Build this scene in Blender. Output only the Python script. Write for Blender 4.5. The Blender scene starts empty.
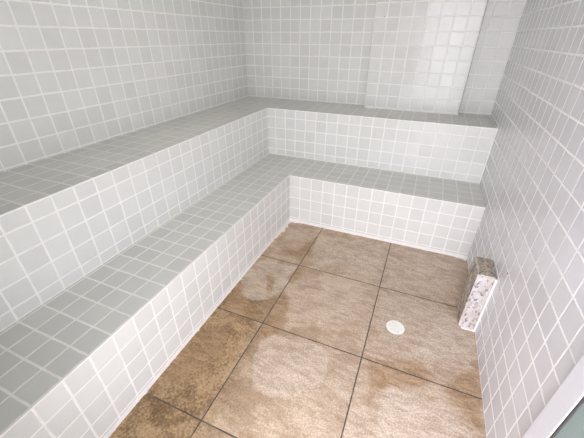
import bpy, bmesh, math, random
import numpy as np
from mathutils import Vector, Matrix
random.seed(4)
T = 0.1025                       # one wall tile with its joint, in metres
COL = bpy.context.scene.collection
S = bpy.context.scene

# ---- measured layout, in tiles: x to the right, y to the back wall, z up; origin = inner floor corner of the benches
XL, XR, YB, YF, ZC = -8.79, 14.705, 9.23, -23.6, 23.5
D1, DL, H1, H2 = 4.444, 4.176, 4.461, 8.84
PX0, PX1, PY = 4.12, 12.16, 8.23
GAP0, GAP1, GAPZ = 6.8, 14.45, 20.6

# ------------------------------------------------------------------ materials
def new_mat(name):
    m = bpy.data.materials.new(name); m.use_nodes = True
    nt = m.node_tree; b = nt.nodes['Principled BSDF']
    return m, nt, b
class N:
    def __init__(s, nt): s.nt = nt
    def __call__(s, typ, **k):
        n = s.nt.nodes.new(typ)
        for a, v in k.items(): setattr(n, a, v)
        return n
    def link(s, a, b): s.nt.links.new(a, b)
    def val(s, sock, v):
        if hasattr(v, 'is_linked') or hasattr(v, 'links'): s.link(v, sock)
        else: sock.default_value = v
    def math(s, op, a, b=None, c=None, clamp=False):
        n = s('ShaderNodeMath', operation=op); n.use_clamp = clamp
        for i, v in enumerate((a, b, c)):
            if v is not None: s.val(n.inputs[i], v)
        return n.outputs[0]
    def vmath(s, op, a, b=None):
        n = s('ShaderNodeVectorMath', operation=op)
        s.val(n.inputs[0], a)
        if b is not None: s.val(n.inputs[3 if op == 'SCALE' else 1], b)
        return n.outputs[0]
    def noise(s, vec, scale, detail=3, rough=.55, dist=0):
        n = s('ShaderNodeTexNoise'); s.val(n.inputs['Vector'], vec)
        n.inputs['Scale'].default_value = scale; n.inputs['Detail'].default_value = detail
        n.inputs['Roughness'].default_value = rough; n.inputs['Distortion'].default_value = dist
        return n
    def step(s, v, a, b, to0=0., to1=1.):
        n = s('ShaderNodeMapRange', interpolation_type='SMOOTHSTEP')
        s.val(n.inputs[0], v); n.inputs[1].default_value = a; n.inputs[2].default_value = b
        n.inputs[3].default_value = to0; n.inputs[4].default_value = to1
        return n.outputs[0]
    def mix(s, f, a, b, mode='MIX'):
        n = s('ShaderNodeMix', data_type='RGBA', blend_type=mode)
        s.val(n.inputs[0], f)
        for sock, v in ((n.inputs[6], a), (n.inputs[7], b)):
            if isinstance(v, tuple): sock.default_value = (*v, 1)
            else: s.link(v, sock)
        return n.outputs[2]

TILE = (.65, .66, .638)
GROUT = (.82, .805, .785)

def tile_material(name, base, rough=.15, worn=0.0, joint=GROUT, tk=1.):
    """glazed square mosaic tile; the uv map counts tiles, so joints fall on whole numbers"""
    m, nt, b = new_mat(name); n = N(nt)
    uv = n('ShaderNodeUVMap').outputs[0]
    wob = n.noise(uv, .9, 2)
    off = n.vmath('SCALE', n.vmath('SUBTRACT', wob.outputs['Color'], (.5, .5, .5)), .06)
    w2 = n.noise(uv, 7., 2)
    off2 = n.vmath('SCALE', n.vmath('SUBTRACT', w2.outputs['Color'], (.5, .5, .5)), .03)
    p = n.vmath('ADD', n.vmath('ADD', uv, off), off2)
    sp = n('ShaderNodeSeparateXYZ'); n.link(p, sp.inputs[0])
    dd = []
    for k in (0, 1):
        f = n.math('FRACT', sp.outputs[k])
        dd.append(n.math('MINIMUM', f, n.math('SUBTRACT', 1., f)))
    d = n.math('MINIMUM', dd[0], dd[1])
    face = n.step(d, .028, .056)
    cell = n.vmath('FLOOR', p)
    wn = n('ShaderNodeTexWhiteNoise', noise_dimensions='2D'); n.link(cell, wn.inputs['Vector'])
    shade = n.step(wn.outputs['Value'], 0, 1, .96, 1.025)
    odd = n.math('SUBTRACT', 1., n.math('MULTIPLY', n.math('GREATER_THAN', wn.outputs['Value'], .95), .06))
    mott = n.step(n.noise(uv, 1.1, 2).outputs['Fac'], .25, .75, .985, 1.015)
    k = n.math('MULTIPLY', n.math('MULTIPLY', shade, odd), mott)
    kc = n('ShaderNodeCombineColor'); [n.link(k, kc.inputs[i]) for i in range(3)]
    tilec = n.mix(1., base, kc.outputs[0], 'MULTIPLY')
    gn = n.noise(uv, 2.3, 4).outputs['Fac']
    groutc = n.mix(n.step(gn, .45, .75), joint, tuple(c * .92 for c in joint))
    n.link(n.mix(face, groutc, tilec), b.inputs['Base Color'])
    rn = n.step(n.noise(uv, .8, 2).outputs['Fac'], .3, .75, rough, rough + .06 + worn)
    rr = n('ShaderNodeMix', data_type='FLOAT'); n.link(face, rr.inputs[0]); rr.inputs[2].default_value = .65; n.link(rn, rr.inputs[3])
    n.link(rr.outputs[0], b.inputs['Roughness'])
    b.inputs['Specular IOR Level'].default_value = .27
    # each tile sits at a slightly different tilt
    geo = n('ShaderNodeNewGeometry')
    tilt = n.vmath('SCALE', n.vmath('SUBTRACT', wn.outputs['Color'], (.5, .5, .5)), .018 * tk)
    wv = n.noise(uv, 1.1, 1)
    tilt2 = n.vmath('SCALE', n.vmath('SUBTRACT', wv.outputs['Color'], (.5, .5, .5)), .022 * tk)
    nn = n.vmath('NORMALIZE', n.vmath('ADD', n.vmath('ADD', geo.outputs['Normal'], tilt), tilt2))
    bp = n('ShaderNodeBump'); bp.inputs['Strength'].default_value = .55; bp.inputs['Distance'].default_value = .0022
    n.link(n.step(d, .012, .06), bp.inputs['Height']); n.link(nn, bp.inputs['Normal'])
    n.link(bp.outputs[0], b.inputs['Normal'])
    return m

def plain(name, col, rough=.5, bump=0, var=.06, scale=40):
    m, nt, b = new_mat(name); n = N(nt)
    tc = n('ShaderNodeTexCoord').outputs['Object']
    ns = n.noise(tc, scale, 4)
    n.link(n.mix(n.step(ns.outputs['Fac'], .3, .7), tuple(c * (1 - var) for c in col), tuple(min(1, c * (1 + var)) for c in col)), b.inputs['Base Color'])
    b.inputs['Roughness'].default_value = rough
    if bump:
        bp = n('ShaderNodeBump'); bp.inputs['Strength'].default_value = bump; bp.inputs['Distance'].default_value = .002
        n.link(ns.outputs['Fac'], bp.inputs['Height']); n.link(bp.outputs[0], b.inputs['Normal'])
    return m

M_TILE = tile_material('glazed_wall_tile', TILE)
M_SEAT_SHADED = tile_material('shaded_glazed_seat_tile', (.565, .572, .545), .32, .02, (.80, .785, .74), .6)  # same tile, painted darker for the grazing light on the seat tops
M_TILE_COOL_LIT = tile_material('cool_lit_wall_tile', (.60, .60, .63), joint=(.86, .855, .86))  # same tile, the cool light on the right wall put into its tint
M_GROUT = plain('white_grout', (.78, .765, .75), .6, .4)
M_EDGE_SHADE = plain('painted_edge_shade', (.42, .39, .37), .8, 0, .2)  # shadow line at the raised panel's right edge, painted as a dark strip
M_PLASTER = plain('white_plaster', (.78, .78, .74), .8, .1)
M_FRAME = plain('white_painted_aluminium', (.52, .52, .55), .35, 0, .01)
M_DRAIN = plain('white_plastic', (.86, .85, .80), .4, 0, .03)
M_DARK = plain('dark_metal', (.05, .045, .045), .4, 0, .05)
M_SLOT = plain('drain_shadowed_plastic', (.55, .53, .48), .6, 0, .05)
M_PAVE = plain('pale_paving', (.60, .60, .58), .8, .1)

def glass_mat():
    m, nt, b = new_mat('frosted_green_glass'); n = N(nt)
    b.inputs['Base Color'].default_value = (.30, .39, .37, 1)
    b.inputs['Roughness'].default_value = .35; b.inputs['IOR'].default_value = 1.45
    b.inputs['Transmission Weight'].default_value = .35
    return m
M_GLASS = glass_mat()

def granite(name, c0, c1, dark, speck, sc=30):
    m, nt, b = new_mat(name); n = N(nt)
    tc = n('ShaderNodeTexCoord').outputs['Object']
    mp = n('ShaderNodeMapping'); n.link(tc, mp.inputs[0]); mp.inputs['Scale'].default_value = (1, .7, .6)
    base = n.mix(n.step(n.noise(mp.outputs[0], sc, 5, .6, .6).outputs['Fac'], .38, .62), c0, c1)
    s1 = n.step(n.noise(mp.outputs[0], sc * 3.2, 4, .65).outputs['Fac'], speck, speck + .05)
    c = n.mix(s1, base, dark)
    s2 = n.step(n.noise(mp.outputs[0], sc * 1.7, 3, .6, 1.).outputs['Fac'], .54, .64)
    c = n.mix(n.math('MULTIPLY', s2, .5), c, (.30, .24, .22))
    n.link(c, b.inputs['Base Color']); b.inputs['Roughness'].default_value = .5
    bp = n('ShaderNodeBump'); bp.inputs['Strength'].default_value = .4; bp.inputs['Distance'].default_value = .002
    n.link(n.noise(tc, 60, 4).outputs['Fac'], bp.inputs['Height']); n.link(bp.outputs[0], b.inputs['Normal'])
    return m
M_GR_FRONT = granite('pale_speckled_granite', (.56, .54, .54), (.47, .425, .385), (.20, .165, .19), .55, 21)
M_GR_RAW = granite('stained_granite', (.30, .245, .18), (.50, .45, .38), (.08, .06, .045), .54, 26)

def floor_mat():
    m, nt, b = new_mat('stained_stone_floor_tile'); n = N(nt)
    uv = n('ShaderNodeUVMap').outputs[0]           # tiles of 60 cm on whole numbers
    def attr(a): return n('ShaderNodeAttribute', attribute_name=a).outputs['Fac']
    tc = n('ShaderNodeTexCoord').outputs['Object']
    sp = n('ShaderNodeSeparateXYZ'); n.link(uv, sp.inputs[0])
    dd = []
    for k in (0, 1):
        f = n.math('FRACT', sp.outputs[k]); dd.append(n.math('MINIMUM', f, n.math('SUBTRACT', 1., f)))
    d = n.math('ADD', n.math('MINIMUM', dd[0], dd[1]), n.math('MULTIPLY', n.math('SUBTRACT', n.noise(tc, 55, 3).outputs['Fac'], .5), .004))
    face = n.step(d, .0040, .0066)
    cell = n.vmath('FLOOR', uv)
    wn = n('ShaderNodeTexWhiteNoise', noise_dimensions='2D'); n.link(cell, wn.inputs['Vector'])
    shift = n.vmath('ADD', tc, n.vmath('SCALE', wn.outputs['Color'], 7.))
    mp = n('ShaderNodeMapping'); n.link(shift, mp.inputs[0])
    mp.inputs['Rotation'].default_value = (0, 0, math.radians(12)); mp.inputs['Scale'].default_value = (.36, 1, 1)
    streak = n.noise(mp.outputs[0], 34, 8, .7, .8).outputs['Fac']
    cloud = n.noise(shift, 5.5, 5, .6, .5).outputs['Fac']
    fine = n.noise(shift, 75, 4, .6).outputs['Fac']
    a_w = attr('warm'); 
    base = n.mix(n.step(n.math('ADD', cloud, n.math('MULTIPLY', n.math('SUBTRACT', streak, .5), .9)), .34, .68), (.39, .28, .185), (.55, .435, .325))
    grey = n.mix(n.step(streak, .38, .62), (.40, .30, .215), (.53, .43, .345))
    brown = n.mix(n.step(n.math('ADD', cloud, n.math('MULTIPLY', n.math('SUBTRACT', fine, .5), .7)), .35, .66), (.165, .098, .040), (.43, .295, .165))
    c = n.mix(n.step(a_w, -.8, 0., 1, 0), base, grey)
    c = n.mix(n.step(a_w, 0., .9), c, brown)
    # stains and dried lime film: outlines come from the floor's own attributes
    jag = n.math('MULTIPLY', n.math('SUBTRACT', n.noise(tc, 18, 6, .65).outputs['Fac'], .5), 1.0)
    dk = n.step(n.math('ADD', attr('brown_stain'), n.math('MULTIPLY', jag, .7)), -.16, .16)
    jag2 = n.math('MULTIPLY', n.math('SUBTRACT', n.noise(tc, 13, 6, .65).outputs['Fac'], .5), .9)
    pl = n.step(n.math('ADD', attr('lime_film'), jag2), -.05, .06)
    sf = n.step(n.math('ADD', attr('soft_film'), jag), -.3, .35)
    film = n.mix(n.step(streak, .33, .66), (.475, .392, .315), (.65, .57, .495))
    c = n.mix(n.math('MULTIPLY', pl, .52), c, film)
    c = n.mix(n.math('MULTIPLY', sf, .32), c, film)
    c = n.mix(n.math('MULTIPLY', dk, .72), c, n.mix(n.step(streak, .35, .65), (.235, .14, .065), (.43, .29, .17)))
    c = n.mix(n.step(n.noise(mp.outputs[0], 13, 7, .65, 1.2).outputs['Fac'], .50, .66, 0, .62), c, n.mix(.55, c, (.24, .145, .075)))
    c = n.mix(1., c, n.mix(n.step(n.noise(shift, 120, 3, .7).outputs['Fac'], .34, .66), (.74, .71, .68), (1.14, 1.15, 1.16)), 'MULTIPLY')
    # splashes of white grout along the bench
    e = n.math('ADD', attr('grout_smear'), n.math('MULTIPLY', n.math('SUBTRACT', n.noise(tc, 22, 5, .65).outputs['Fac'], .5), 1.1))
    sm = n.step(e, .02, .16)
    joint = n.mix(n.step(n.noise(tc, 12, 3).outputs['Fac'], .45, .65), (.055, .042, .035), (.14, .105, .08))
    c = n.mix(face, joint, c)
    c = n.mix(n.math('MULTIPLY', sm, .88), c, (.80, .77, .73))
    n.link(c, b.inputs['Base Color'])
    n.link(n.step(n.math('ADD', streak, n.math('MULTIPLY', pl, -.15)), .3, .7, .30, .52), b.inputs['Roughness'])
    bp = n('ShaderNodeBump'); bp.inputs['Strength'].default_value = .35; bp.inputs['Distance'].default_value = .0015
    h = n.math('ADD', n.math('MULTIPLY', face, 1.6), n.math('MULTIPLY', n.math('ADD', streak, fine), .5))
    n.link(h, bp.inputs['Height']); n.link(bp.outputs[0], b.inputs['Normal'])
    return m
M_FLOOR = floor_mat()

# ------------------------------------------------------------------ mesh helpers (coordinates in tiles)
class MB:
    """collects boxes into one mesh; uv counts tiles from an offset per axis"""
    def __init__(s, mats, off=(0, 0, 0), seed=0):
        s.bm = bmesh.new(); s.uv = s.bm.loops.layers.uv.new('UVMap'); s.mats = mats; s.off = off; s.seed = seed
    def box(s, x0, x1, y0, y1, z0, z1, mi=0, top=None, off=None, bevel=0):
        o = off or s.off
        v = [s.bm.verts.new((x * T, y * T, z * T)) for x in (x0, x1) for y in (y0, y1) for z in (z0, z1)]
        q = ((0, 1, 3, 2), (4, 6, 7, 5), (0, 4, 5, 1), (2, 3, 7, 6), (0, 2, 6, 4), (1, 5, 7, 3))
        fs = []
        for k, i in enumerate(q):
            f = s.bm.faces.new([v[j] for j in i]); f.material_index = mi
            if k == 5 and top is not None: f.material_index = top
            ax = k // 2
            for l in f.loops:
                c = [l.vert.co[a] / T - o[a] for a in range(3)]
                p, r = ((c[1], c[2]), (c[0], c[2]), (c[0], c[1]))[ax]
                l[s.uv].uv = (p + s.seed, r + s.seed * 3 + 11 * k)
            fs.append(f)
        if bevel:
            es = list({e for f in fs for e in f.edges})
            bmesh.ops.bevel(s.bm, geom=es, offset=bevel * T, segments=2, affect='EDGES', profile=.6)
    def build(s, name, parent=None, origin=(0, 0, 0)):
        me = bpy.data.meshes.new(name); s.bm.normal_update()
        bmesh.ops.translate(s.bm, verts=s.bm.verts, vec=[-c * T for c in origin])
        s.bm.to_mesh(me); s.bm.free()
        for m in s.mats: me.materials.append(m)
        o = bpy.data.objects.new(name, me); COL.objects.link(o)
        if parent:
            o.parent = parent
            o.location = Vector([c * T for c in origin]) - parent.location
        else: o.location = [c * T for c in origin]
        return o
def struct(o): o['kind'] = 'structure'; return o
def thing(name, label, cat, at):
    o = bpy.data.objects.new(name, None); COL.objects.link(o); o.location = [c * T for c in at]
    o['label'] = label; o['category'] = cat; o.empty_display_size = .1
    return o

# ------------------------------------------------------------------ the room
W = 1.2
b = MB([M_TILE], (0, .14, -.04), 1); b.box(XL - W, XL, YF - W, YB + W, -1, ZC + 1); struct(b.build('wall_left'))
b = MB([M_TILE], (.12, 0, -.05), 40)
b.box(XL, PX1, YB, YB + W, -1, ZC + 1); b.box(PX1, XR, YB, YB + W, -1, ZC + 1, off=(.72, 0, -.05)); struct(b.build('wall_back'))
b = MB([M_TILE, M_GROUT, M_EDGE_SHADE], (PX0, 0, -.02), 80)
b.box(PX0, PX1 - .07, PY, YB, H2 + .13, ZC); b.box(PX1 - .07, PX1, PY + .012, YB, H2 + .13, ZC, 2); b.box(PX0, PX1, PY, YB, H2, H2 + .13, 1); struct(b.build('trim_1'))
b = MB([M_TILE_COOL_LIT], (0, -.24, .02), 120); b.box(XR, XR + W, YF - W, YB + W, -1, ZC + 1); struct(b.build('wall_right'))
b = MB([M_TILE], (0, 0, 0), 160)
b.box(XL, GAP0, YF - W, YF, -1, ZC + 1); b.box(GAP1, XR, YF - W, YF, -1, ZC + 1); b.box(GAP0, GAP1, YF - W, YF, GAPZ, ZC + 1)
struct(b.build('wall_front'))
b = MB([M_PLASTER]); b.box(XL, XR, YF, YB, ZC, ZC + 1); struct(b.build('ceiling'))
b = MB([M_PAVE]); b.box(-40, 50, -90, YF - W, -1, -.05); b.box(GAP0, GAP1, YF - W, YF, -1, -.05); struct(b.build('floor_outside'))

# floor: a fine grid that stores where the stains lie
LIME = [
 [(3.6,-12.15),(4.99,-11.69),(6.05,-11.49),(7.27,-11.91),(7.63,-12.93),(7.53,-13.84),(6.66,-14.77),(5.56,-15.24),(4.45,-15.23),(4.04,-14.14),(3.57,-12.9)],
 [(10.53,-12.67),(11.67,-12.37),(13.02,-12.65),(13.97,-13.17),(14.31,-13.86),(14.2,-15.5),(10.44,-15.49),(10.28,-14.12)],
 [(13.04,-6.24),(13.61,-6.58),(13.94,-7.48),(14.72,-7.72),(14.61,-9.26),(14.01,-9.76),(13.19,-9.87),(12.3,-10.2),(11.5,-10.1),(12.2,-8.5),(12.6,-7.1)],
 [(-.18,-8.06),(.45,-6.09),(3.1,-5.94),(3.05,-7.8),(2.8,-9.5),(1.69,-10.16),(.67,-9.93)]]
SOFT = [
 [(3.62,-8.84),(3.98,-6.3),(8.09,-6.08),(8.85,-7.12),(8.41,-8.68),(6.4,-10.5),(4.61,-10.58)],
 [(3.5,-1.05),(8.63,-.42),(8.8,-4.84),(3.98,-4.82)],
 [(.79,-1.21),(2.17,-.62),(2.81,-1.53),(2.03,-2.7),(.88,-2.91)],
 [(9.4,-6.2),(13.4,-6.0),(13.6,-9.),(12.,-10.),(9.6,-9.5)], [(9.3,-.6),(14.2,-.8),(13.4,-4.8),(9.4,-5.2)]]
BROWN = [
 [(-.01,-12.91),(1.4,-12.6),(2.2,-14.06),(1.5,-16.0),(-.03,-17.14),(-.08,-15.69)],
 [(1.35,-7.44),(1.8,-7.3),(2.35,-8.07),(2.43,-9.0),(2.15,-9.0),(1.8,-8.2)],
 [(2.96,-7.32),(3.13,-5.83),(3.55,-5.86),(3.73,-7.),(3.39,-7.71)],
 [(2.9,-2.36),(3.22,-1.36),(3.45,-3.11),(3.2,-4.8),(1.9,-4.85),(.9,-4.1),(2.3,-4.1)],
 [(.29,-11.53),(.17,-8.89),(.87,-9.84),(3.07,-11.2),(2.07,-11.5)],
 [(9.38,-11.37),(11.88,-10.53),(12.72,-11.38),(11.66,-12.19),(10.42,-12.53),(9.82,-13.67)],
 [(14.66,-9.46),(14.67,-11.1),(14.55,-13.21),(14.12,-12.96),(13.46,-12.13),(13.02,-11.62)],
 [(13.04,-5.5),(13.93,-5.45),(13.84,-6.0),(13.43,-5.9)],
 [(-.13,-6.),(.19,-5.6),(.71,-5.75),(.05,-6.6)],
 [(3.21,-11.39),(2.78,-9.6),(3.35,-8.4),(4.1,-9.81),(4.44,-11.41),(4.02,-12.05),(3.53,-12.9),(3.24,-12.72)]]
def sdist(px, py, poly):
    q = np.array(poly) * (1, 1.005) - (0, .02); n = len(q); best = np.full(px.shape, 1e9); ins = np.zeros(px.shape, bool)
    for i in range(n):
        a, c = q[i], q[(i + 1) % n]; e = c - a
        t = np.clip(((px - a[0]) * e[0] + (py - a[1]) * e[1]) / (e @ e), 0, 1)
        best = np.minimum(best, np.hypot(px - a[0] - t * e[0], py - a[1] - t * e[1]))
        if a[1] != c[1]:
            ins ^= ((a[1] > py) != (c[1] > py)) & (px < (c[0] - a[0]) * (py - a[1]) / (c[1] - a[1]) + a[0])
    return np.where(ins, best, -best)
FX, FY, FS = 3.183, -5.681, 5.857
def make_floor():
    nx, ny = 150, 236
    xs = np.linspace(0, XR, nx + 1); ys = np.linspace(YF, 0, ny + 1)
    gx, gy = np.meshgrid(xs, ys); gx, gy = gx.ravel(), gy.ravel()
    co = np.stack([gx * T, gy * T, np.zeros_like(gx)], 1)
    i = (np.arange(ny)[:, None] * (nx + 1) + np.arange(nx)[None]).ravel()
    fc = np.stack([i, i + 1, i + nx + 2, i + nx + 1], 1)
    me = bpy.data.meshes.new('floor'); me.from_pydata(co.tolist(), [], fc.tolist())
    uv = me.uv_layers.new(name='UVMap')
    li = fc.ravel()
    uv.data.foreach_set('uv', np.stack([(gx[li] - FX) / FS, (gy[li] - FY) / FS], 1).ravel())
    def put(name, v):
        a = me.attributes.new(name, 'FLOAT', 'POINT'); a.data.foreach_set('value', np.clip(v, -2, 2).astype(np.float32))
    put('lime_film', np.max([sdist(gx, gy, p) for p in LIME], 0))
    put('soft_film', np.max([sdist(gx, gy, p) for p in SOFT], 0))
    put('brown_stain', np.max([sdist(gx, gy, p) for p in BROWN], 0))
    # damp brown dirt lies towards the front left, grey lime towards the back right
    put('warm', -1.0 + .95 * np.exp(-((gx - 0.) / 3.4) ** 2) * (1 / (1 + np.exp((gy + 9.5) / 1.6))) * 1.9 + .9 / (1 + np.exp((gx - 8.6) / 1.5)) )
    put('grout_smear', np.maximum(.03 - gx * 1.1, .02 + gy * .9) + .34 * np.exp(-((gx - .5) ** 2 + (gy + 1.7) ** 2) / 4) * (gx < 1.2) * 1. + .25 * np.exp(-((gx - 14.5) ** 2 + (gy + .2) ** 2) / .25))
    me.materials.append(M_FLOOR)
    o = bpy.data.objects.new('floor', me); COL.objects.link(o); struct(o)
    return o
make_floor()

# ------------------------------------------------------------------ the two benches that run along the left and the back wall
E, Q = .07, .006
low = thing('tiled_bench', 'lower L-shaped bench of pale square tiles whose white front meets the brown floor', 'bench', (-2, 2, 0))
b = MB([M_SEAT_SHADED, M_GROUT], (.96, .23, 0), 200)
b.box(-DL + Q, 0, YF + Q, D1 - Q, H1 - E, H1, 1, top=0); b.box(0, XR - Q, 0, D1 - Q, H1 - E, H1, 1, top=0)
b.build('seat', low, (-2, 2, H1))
b = MB([M_TILE, M_GROUT], (.96, .22, .44), 240)
b.box(-.4, 0, YF + Q, 0, .28, H1 - E); b.box(-.4, 0.012, YF + Q, 0.012, 0, .28, 1); b.build('riser', low, (0, -10, 0))
b = MB([M_TILE, M_GROUT], (.96, .22, .44), 270)
b.box(-.4, XR - Q, 0, .4, .28, H1 - E); b.box(0.012, XR - Q, -.012, .4, 0, .28, 1); b.build('riser', low, (7, .2, 0))

up = thing('tiled_bench', 'upper L-shaped bench of pale square tiles, the step against the left and back walls', 'bench', (-6.5, 7, 0))
b = MB([M_SEAT_SHADED, M_GROUT], (.04, .26, 0), 300)
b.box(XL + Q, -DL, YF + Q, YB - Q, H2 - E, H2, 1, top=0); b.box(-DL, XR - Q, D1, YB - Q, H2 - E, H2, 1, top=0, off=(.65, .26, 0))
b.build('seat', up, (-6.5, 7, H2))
b = MB([M_TILE, M_GROUT], (0, .26, .07), 340)
b.box(-DL - .4, -DL, YF + Q, D1, H1 + .07, H2 - E); b.box(-DL - .4, -DL, YF + Q, D1, 0, H1 + .07, 1); b.build('riser', up, (-4.4, -10, 0))
b = MB([M_TILE, M_GROUT], (.66, .26, .07), 380)
b.box(-DL - .4, XR - Q, D1, D1 + .4, H1 + .07, H2 - E); b.box(-DL, XR - Q, D1, D1 + .4, 0, H1 + .07, 1); b.build('riser', up, (5, 4.6, 0))

# ------------------------------------------------------------------ rough granite block in the right corner
def granite_block():
    root = thing('granite_block', 'upright rough granite block on the floor against the right wall, white speckled front', 'stone block', (14.3, -6.3, 0))
    bm = bmesh.new()
    x0, x1, y0, y1, h = 13.80, XR - .04, -7.29, -5.50, 3.90
    v = [bm.verts.new((x * T, y * T, z * T)) for x in (x0, x1) for y in (y0, y1) for z in (0, h)]
    for i in ((0, 1, 3, 2), (4, 6, 7, 5), (0, 4, 5, 1), (2, 3, 7, 6), (0, 2, 6, 4), (1, 5, 7, 3)): bm.faces.new([v[j] for j in i])
    bm.normal_update()
    for f in bm.faces: f.material_index = 0 if f.normal.y < -.5 else 1
    bmesh.ops.bevel(bm, geom=list(bm.edges), offset=.055 * T, segments=2, affect='EDGES')
    bmesh.ops.subdivide_edges(bm, edges=[e for e in bm.edges if e.calc_length() > .05], cuts=7, use_grid_fill=True)
    rnd = random.Random(3)
    for q in bm.verts:
        if q.co.z > .01 and q.co.x < (x1 - .1) * T:
            q.co += Vector((rnd.uniform(-1, 1), rnd.uniform(-1, 1), rnd.uniform(-1, 1))) * .0011
    bmesh.ops.translate(bm, verts=bm.verts, vec=-root.location)
    me = bpy.data.meshes.new('block'); bm.to_mesh(me); bm.free()
    me.materials.append(M_GR_FRONT); me.materials.append(M_GR_RAW)
    o = bpy.data.objects.new('block', me); COL.objects.link(o); o.parent = root
    s = MB([M_GROUT])
    s.box(XR - .09, XR, y0 - .06, y0 + .02, 0, h - .02, bevel=.025)
    s.box(13.95, XR, y0 - .10, y0 + .02, 0, .07, bevel=.025)
    k = s.build('sealant_bead', root, (14.3, -7.3, 0)); k['label'] = 'white sealant along the foot and wall side of the block'
granite_block()

# ------------------------------------------------------------------ floor drain
def ring(bm, r0, r1, z0, z1, n=48):
    L = []
    for k in range(n):
        a = 2 * math.pi * k / n; c, s_ = math.cos(a), math.sin(a)
        L.append([bm.verts.new((r * c, r * s_, z)) for r, z in ((r1, z0), (r1, z1 * .6), (r1 - (r1 - r0) * .3, z1), (r0, z1), (r0, z0))])
    for k in range(n):
        p, q = L[k], L[(k + 1) % n]
        for j in range(4): bm.faces.new((p[j], q[j], q[j + 1], p[j + 1]))
def drain():
    root = thing('floor_drain', 'small round white plastic drain cover set in the brown floor tile', 'drain', (10.44, -8.8, 0))
    bm = bmesh.new(); ring(bm, .40 * T, .515 * T, 0, .0022)
    me = bpy.data.meshes.new('rim'); bm.to_mesh(me); bm.free(); me.materials.append(M_DRAIN)
    o = bpy.data.objects.new('rim', me); COL.objects.link(o); o.parent = root
    bm = bmesh.new(); R = .405 * T
    for k in range(-5, 6):
        y = k * R / 5.6; w = R / 5.6 * .40; hx = math.sqrt(max(R * R - (abs(y) + w) ** 2, 1e-6))
        v = [bm.verts.new((x, yy, z)) for x in (-hx, hx) for yy in (y - w, y + w) for z in (.0006, .0019)]
        for i in ((0, 1, 3, 2), (4, 6, 7, 5), (0, 4, 5, 1), (2, 3, 7, 6), (0, 2, 6, 4), (1, 5, 7, 3)): bm.faces.new([v[j] for j in i])
    for sx in (-.45, 0, .45):
        hy = R * math.sqrt(1 - sx * sx) * .98; v = [bm.verts.new((sx * R + d, yy, z)) for d in (-.0012, .0012) for yy in (-hy, hy) for z in (.0006, .0019)]
        for i in ((0, 1, 3, 2), (4, 6, 7, 5), (0, 4, 5, 1), (2, 3, 7, 6), (0, 2, 6, 4), (1, 5, 7, 3)): bm.faces.new([v[j] for j in i])
    n0 = len(bm.faces)
    bmesh.ops.create_circle(bm, cap_ends=True, radius=R, segments=40, matrix=Matrix.Translation((0, 0, .0005)))
    bm.faces.ensure_lookup_table()
    for f in bm.faces[n0:]: f.material_index = 1
    me = bpy.data.meshes.new('grate'); bm.to_mesh(me); bm.free(); me.materials.append(M_DRAIN); me.materials.append(M_SLOT)
    o = bpy.data.objects.new('grate', me); COL.objects.link(o); o.parent = root; o.rotation_euler.z = math.radians(55)
drain()

# ------------------------------------------------------------------ two tiny dark screws in the tiles
def screw(label, at, axis):
    bm = bmesh.new()
    bmesh.ops.create_cone(bm, cap_ends=True, segments=16, radius1=.045 * T, radius2=.03 * T, depth=.003)
    me = bpy.data.meshes.new('screw'); bm.to_mesh(me); bm.free(); me.materials.append(M_DARK)
    o = bpy.data.objects.new('screw', me); COL.objects.link(o)
    o.location = [c * T for c in at]
    o.rotation_euler = (math.pi / 2, 0, 0) if axis == 1 else (0, -math.pi / 2, 0)
    o['label'] = label; o['category'] = 'screw'
screw('tiny dark screw in the raised tile panel on the back wall', (4.895, PY - .012, 16.03), 1)
screw('tiny dark screw in the right wall tiles beside the granite block', (XR - .012, -8.15, 4.96), 0)

# ------------------------------------------------------------------ white framed glass door, standing open along the right wall
dx0, dx1, dy0, dy1, dz0, dz1, st = 14.15, 14.5, YF + .05, -15.68, .12, 20.4, .74
door = bpy.data.objects.new('door_1', None); COL.objects.link(door); door.location = (14.3 * T, -19 * T, 0); struct(door)
b = MB([M_FRAME])
b.box(dx0, dx1, dy1 - st, dy1, dz0, dz1, bevel=.04); b.box(dx0, dx1, dy0, dy0 + st, dz0, dz1, bevel=.04)
b.box(dx0, dx1, dy0 + st, dy1 - st, dz0, dz0 + 1.0, bevel=.04); b.box(dx0, dx1, dy0 + st, dy1 - st, dz1 - st, dz1, bevel=.04)
b.build('door_frame', door, (14.3, -19, 0))
b = MB([M_GLASS]); b.box(14.2, 14.3, dy0 + st, dy1 - st, dz0 + 1.0, dz1 - st); b.build('door_glass', door, (14.3, -19, 0))

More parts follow.
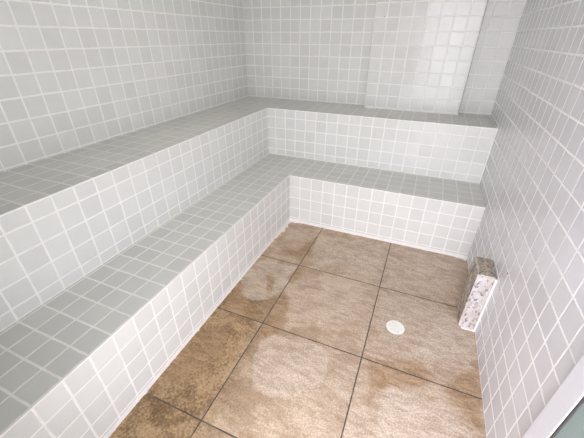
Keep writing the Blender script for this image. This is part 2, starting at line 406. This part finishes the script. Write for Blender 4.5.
g = MB([M_DARK]); gy0, gy1, gz0, gz1 = dy0 + st, dy1 - st, dz0 + 1.0, dz1 - st
for y0, y1, z0, z1 in ((gy1 - .06, gy1, gz0, gz1), (gy0, gy0 + .06, gz0, gz1), (gy0 + .06, gy1 - .06, gz0, gz0 + .06), (gy0 + .06, gy1 - .06, gz1 - .06, gz1)):
    g.box(14.165, 14.2, y0, y1, z0, z1)
k = g.build('door_gasket', door, (14.2, -19, 0))
# ------------------------------------------------------------------ daylight through the open doorway
w = bpy.data.worlds.new('world'); S.world = w; w.use_nodes = True
bg = w.node_tree.nodes['Background']; bg.inputs[0].default_value = (.95, .925, 1., 1); bg.inputs[1].default_value = 6.0
l = bpy.data.lights.new('doorway_portal', 'AREA'); l.shape = 'RECTANGLE'; l.size = (GAP1 - GAP0) * T; l.size_y = GAPZ * T
l.cycles.is_portal = True
lo = bpy.data.objects.new('doorway_portal', l); COL.objects.link(lo)
lo.location = ((GAP0 + GAP1) / 2 * T, (YF - .6) * T, GAPZ / 2 * T); lo.rotation_euler = (math.pi / 2, 0, 0)
# warm round fill light added under the ceiling, with no fitting behind it
fill = bpy.data.lights.new('ceiling_fill', 'AREA'); fill.shape = 'DISK'; fill.size = .5; fill.energy = 2.2; fill.color = (1, .96, .88)
lb = bpy.data.objects.new('ceiling_fill', fill); COL.objects.link(lb); lb.location = (2 * T, -6 * T, (ZC - .4) * T)

# ------------------------------------------------------------------ camera
yaw, pitch, roll, fpx = .3935552, -.5296989, .0052995, 312.3416
fwd = Vector((-math.sin(yaw) * math.cos(pitch), math.cos(yaw) * math.cos(pitch), math.sin(pitch)))
r = Vector((math.cos(yaw), math.sin(yaw), 0)); u = r.cross(fwd)
c, s = math.cos(roll), math.sin(roll); r, u = c * r + s * u, -s * r + c * u
cam = bpy.data.cameras.new('camera'); co = bpy.data.objects.new('camera', cam); COL.objects.link(co)
mw = Matrix((r, u, -fwd)).transposed().to_4x4(); mw.translation = Vector((9.65271, -22.69209, 14.61192)) * T
co.matrix_world = mw
cam.sensor_width = 36; cam.lens = fpx / 584 * 36; cam.clip_start = .02
S.camera = co
S.view_settings.view_transform = 'Standard'; S.view_settings.look = 'None'; S.view_settings.gamma = 1
S.view_settings.use_curve_mapping = False; S.view_settings.exposure = 1.14
S.cycles.max_bounces = 14; S.cycles.diffuse_bounces = 9; S.cycles.use_denoising = True
S.cycles.sample_clamp_indirect = 8
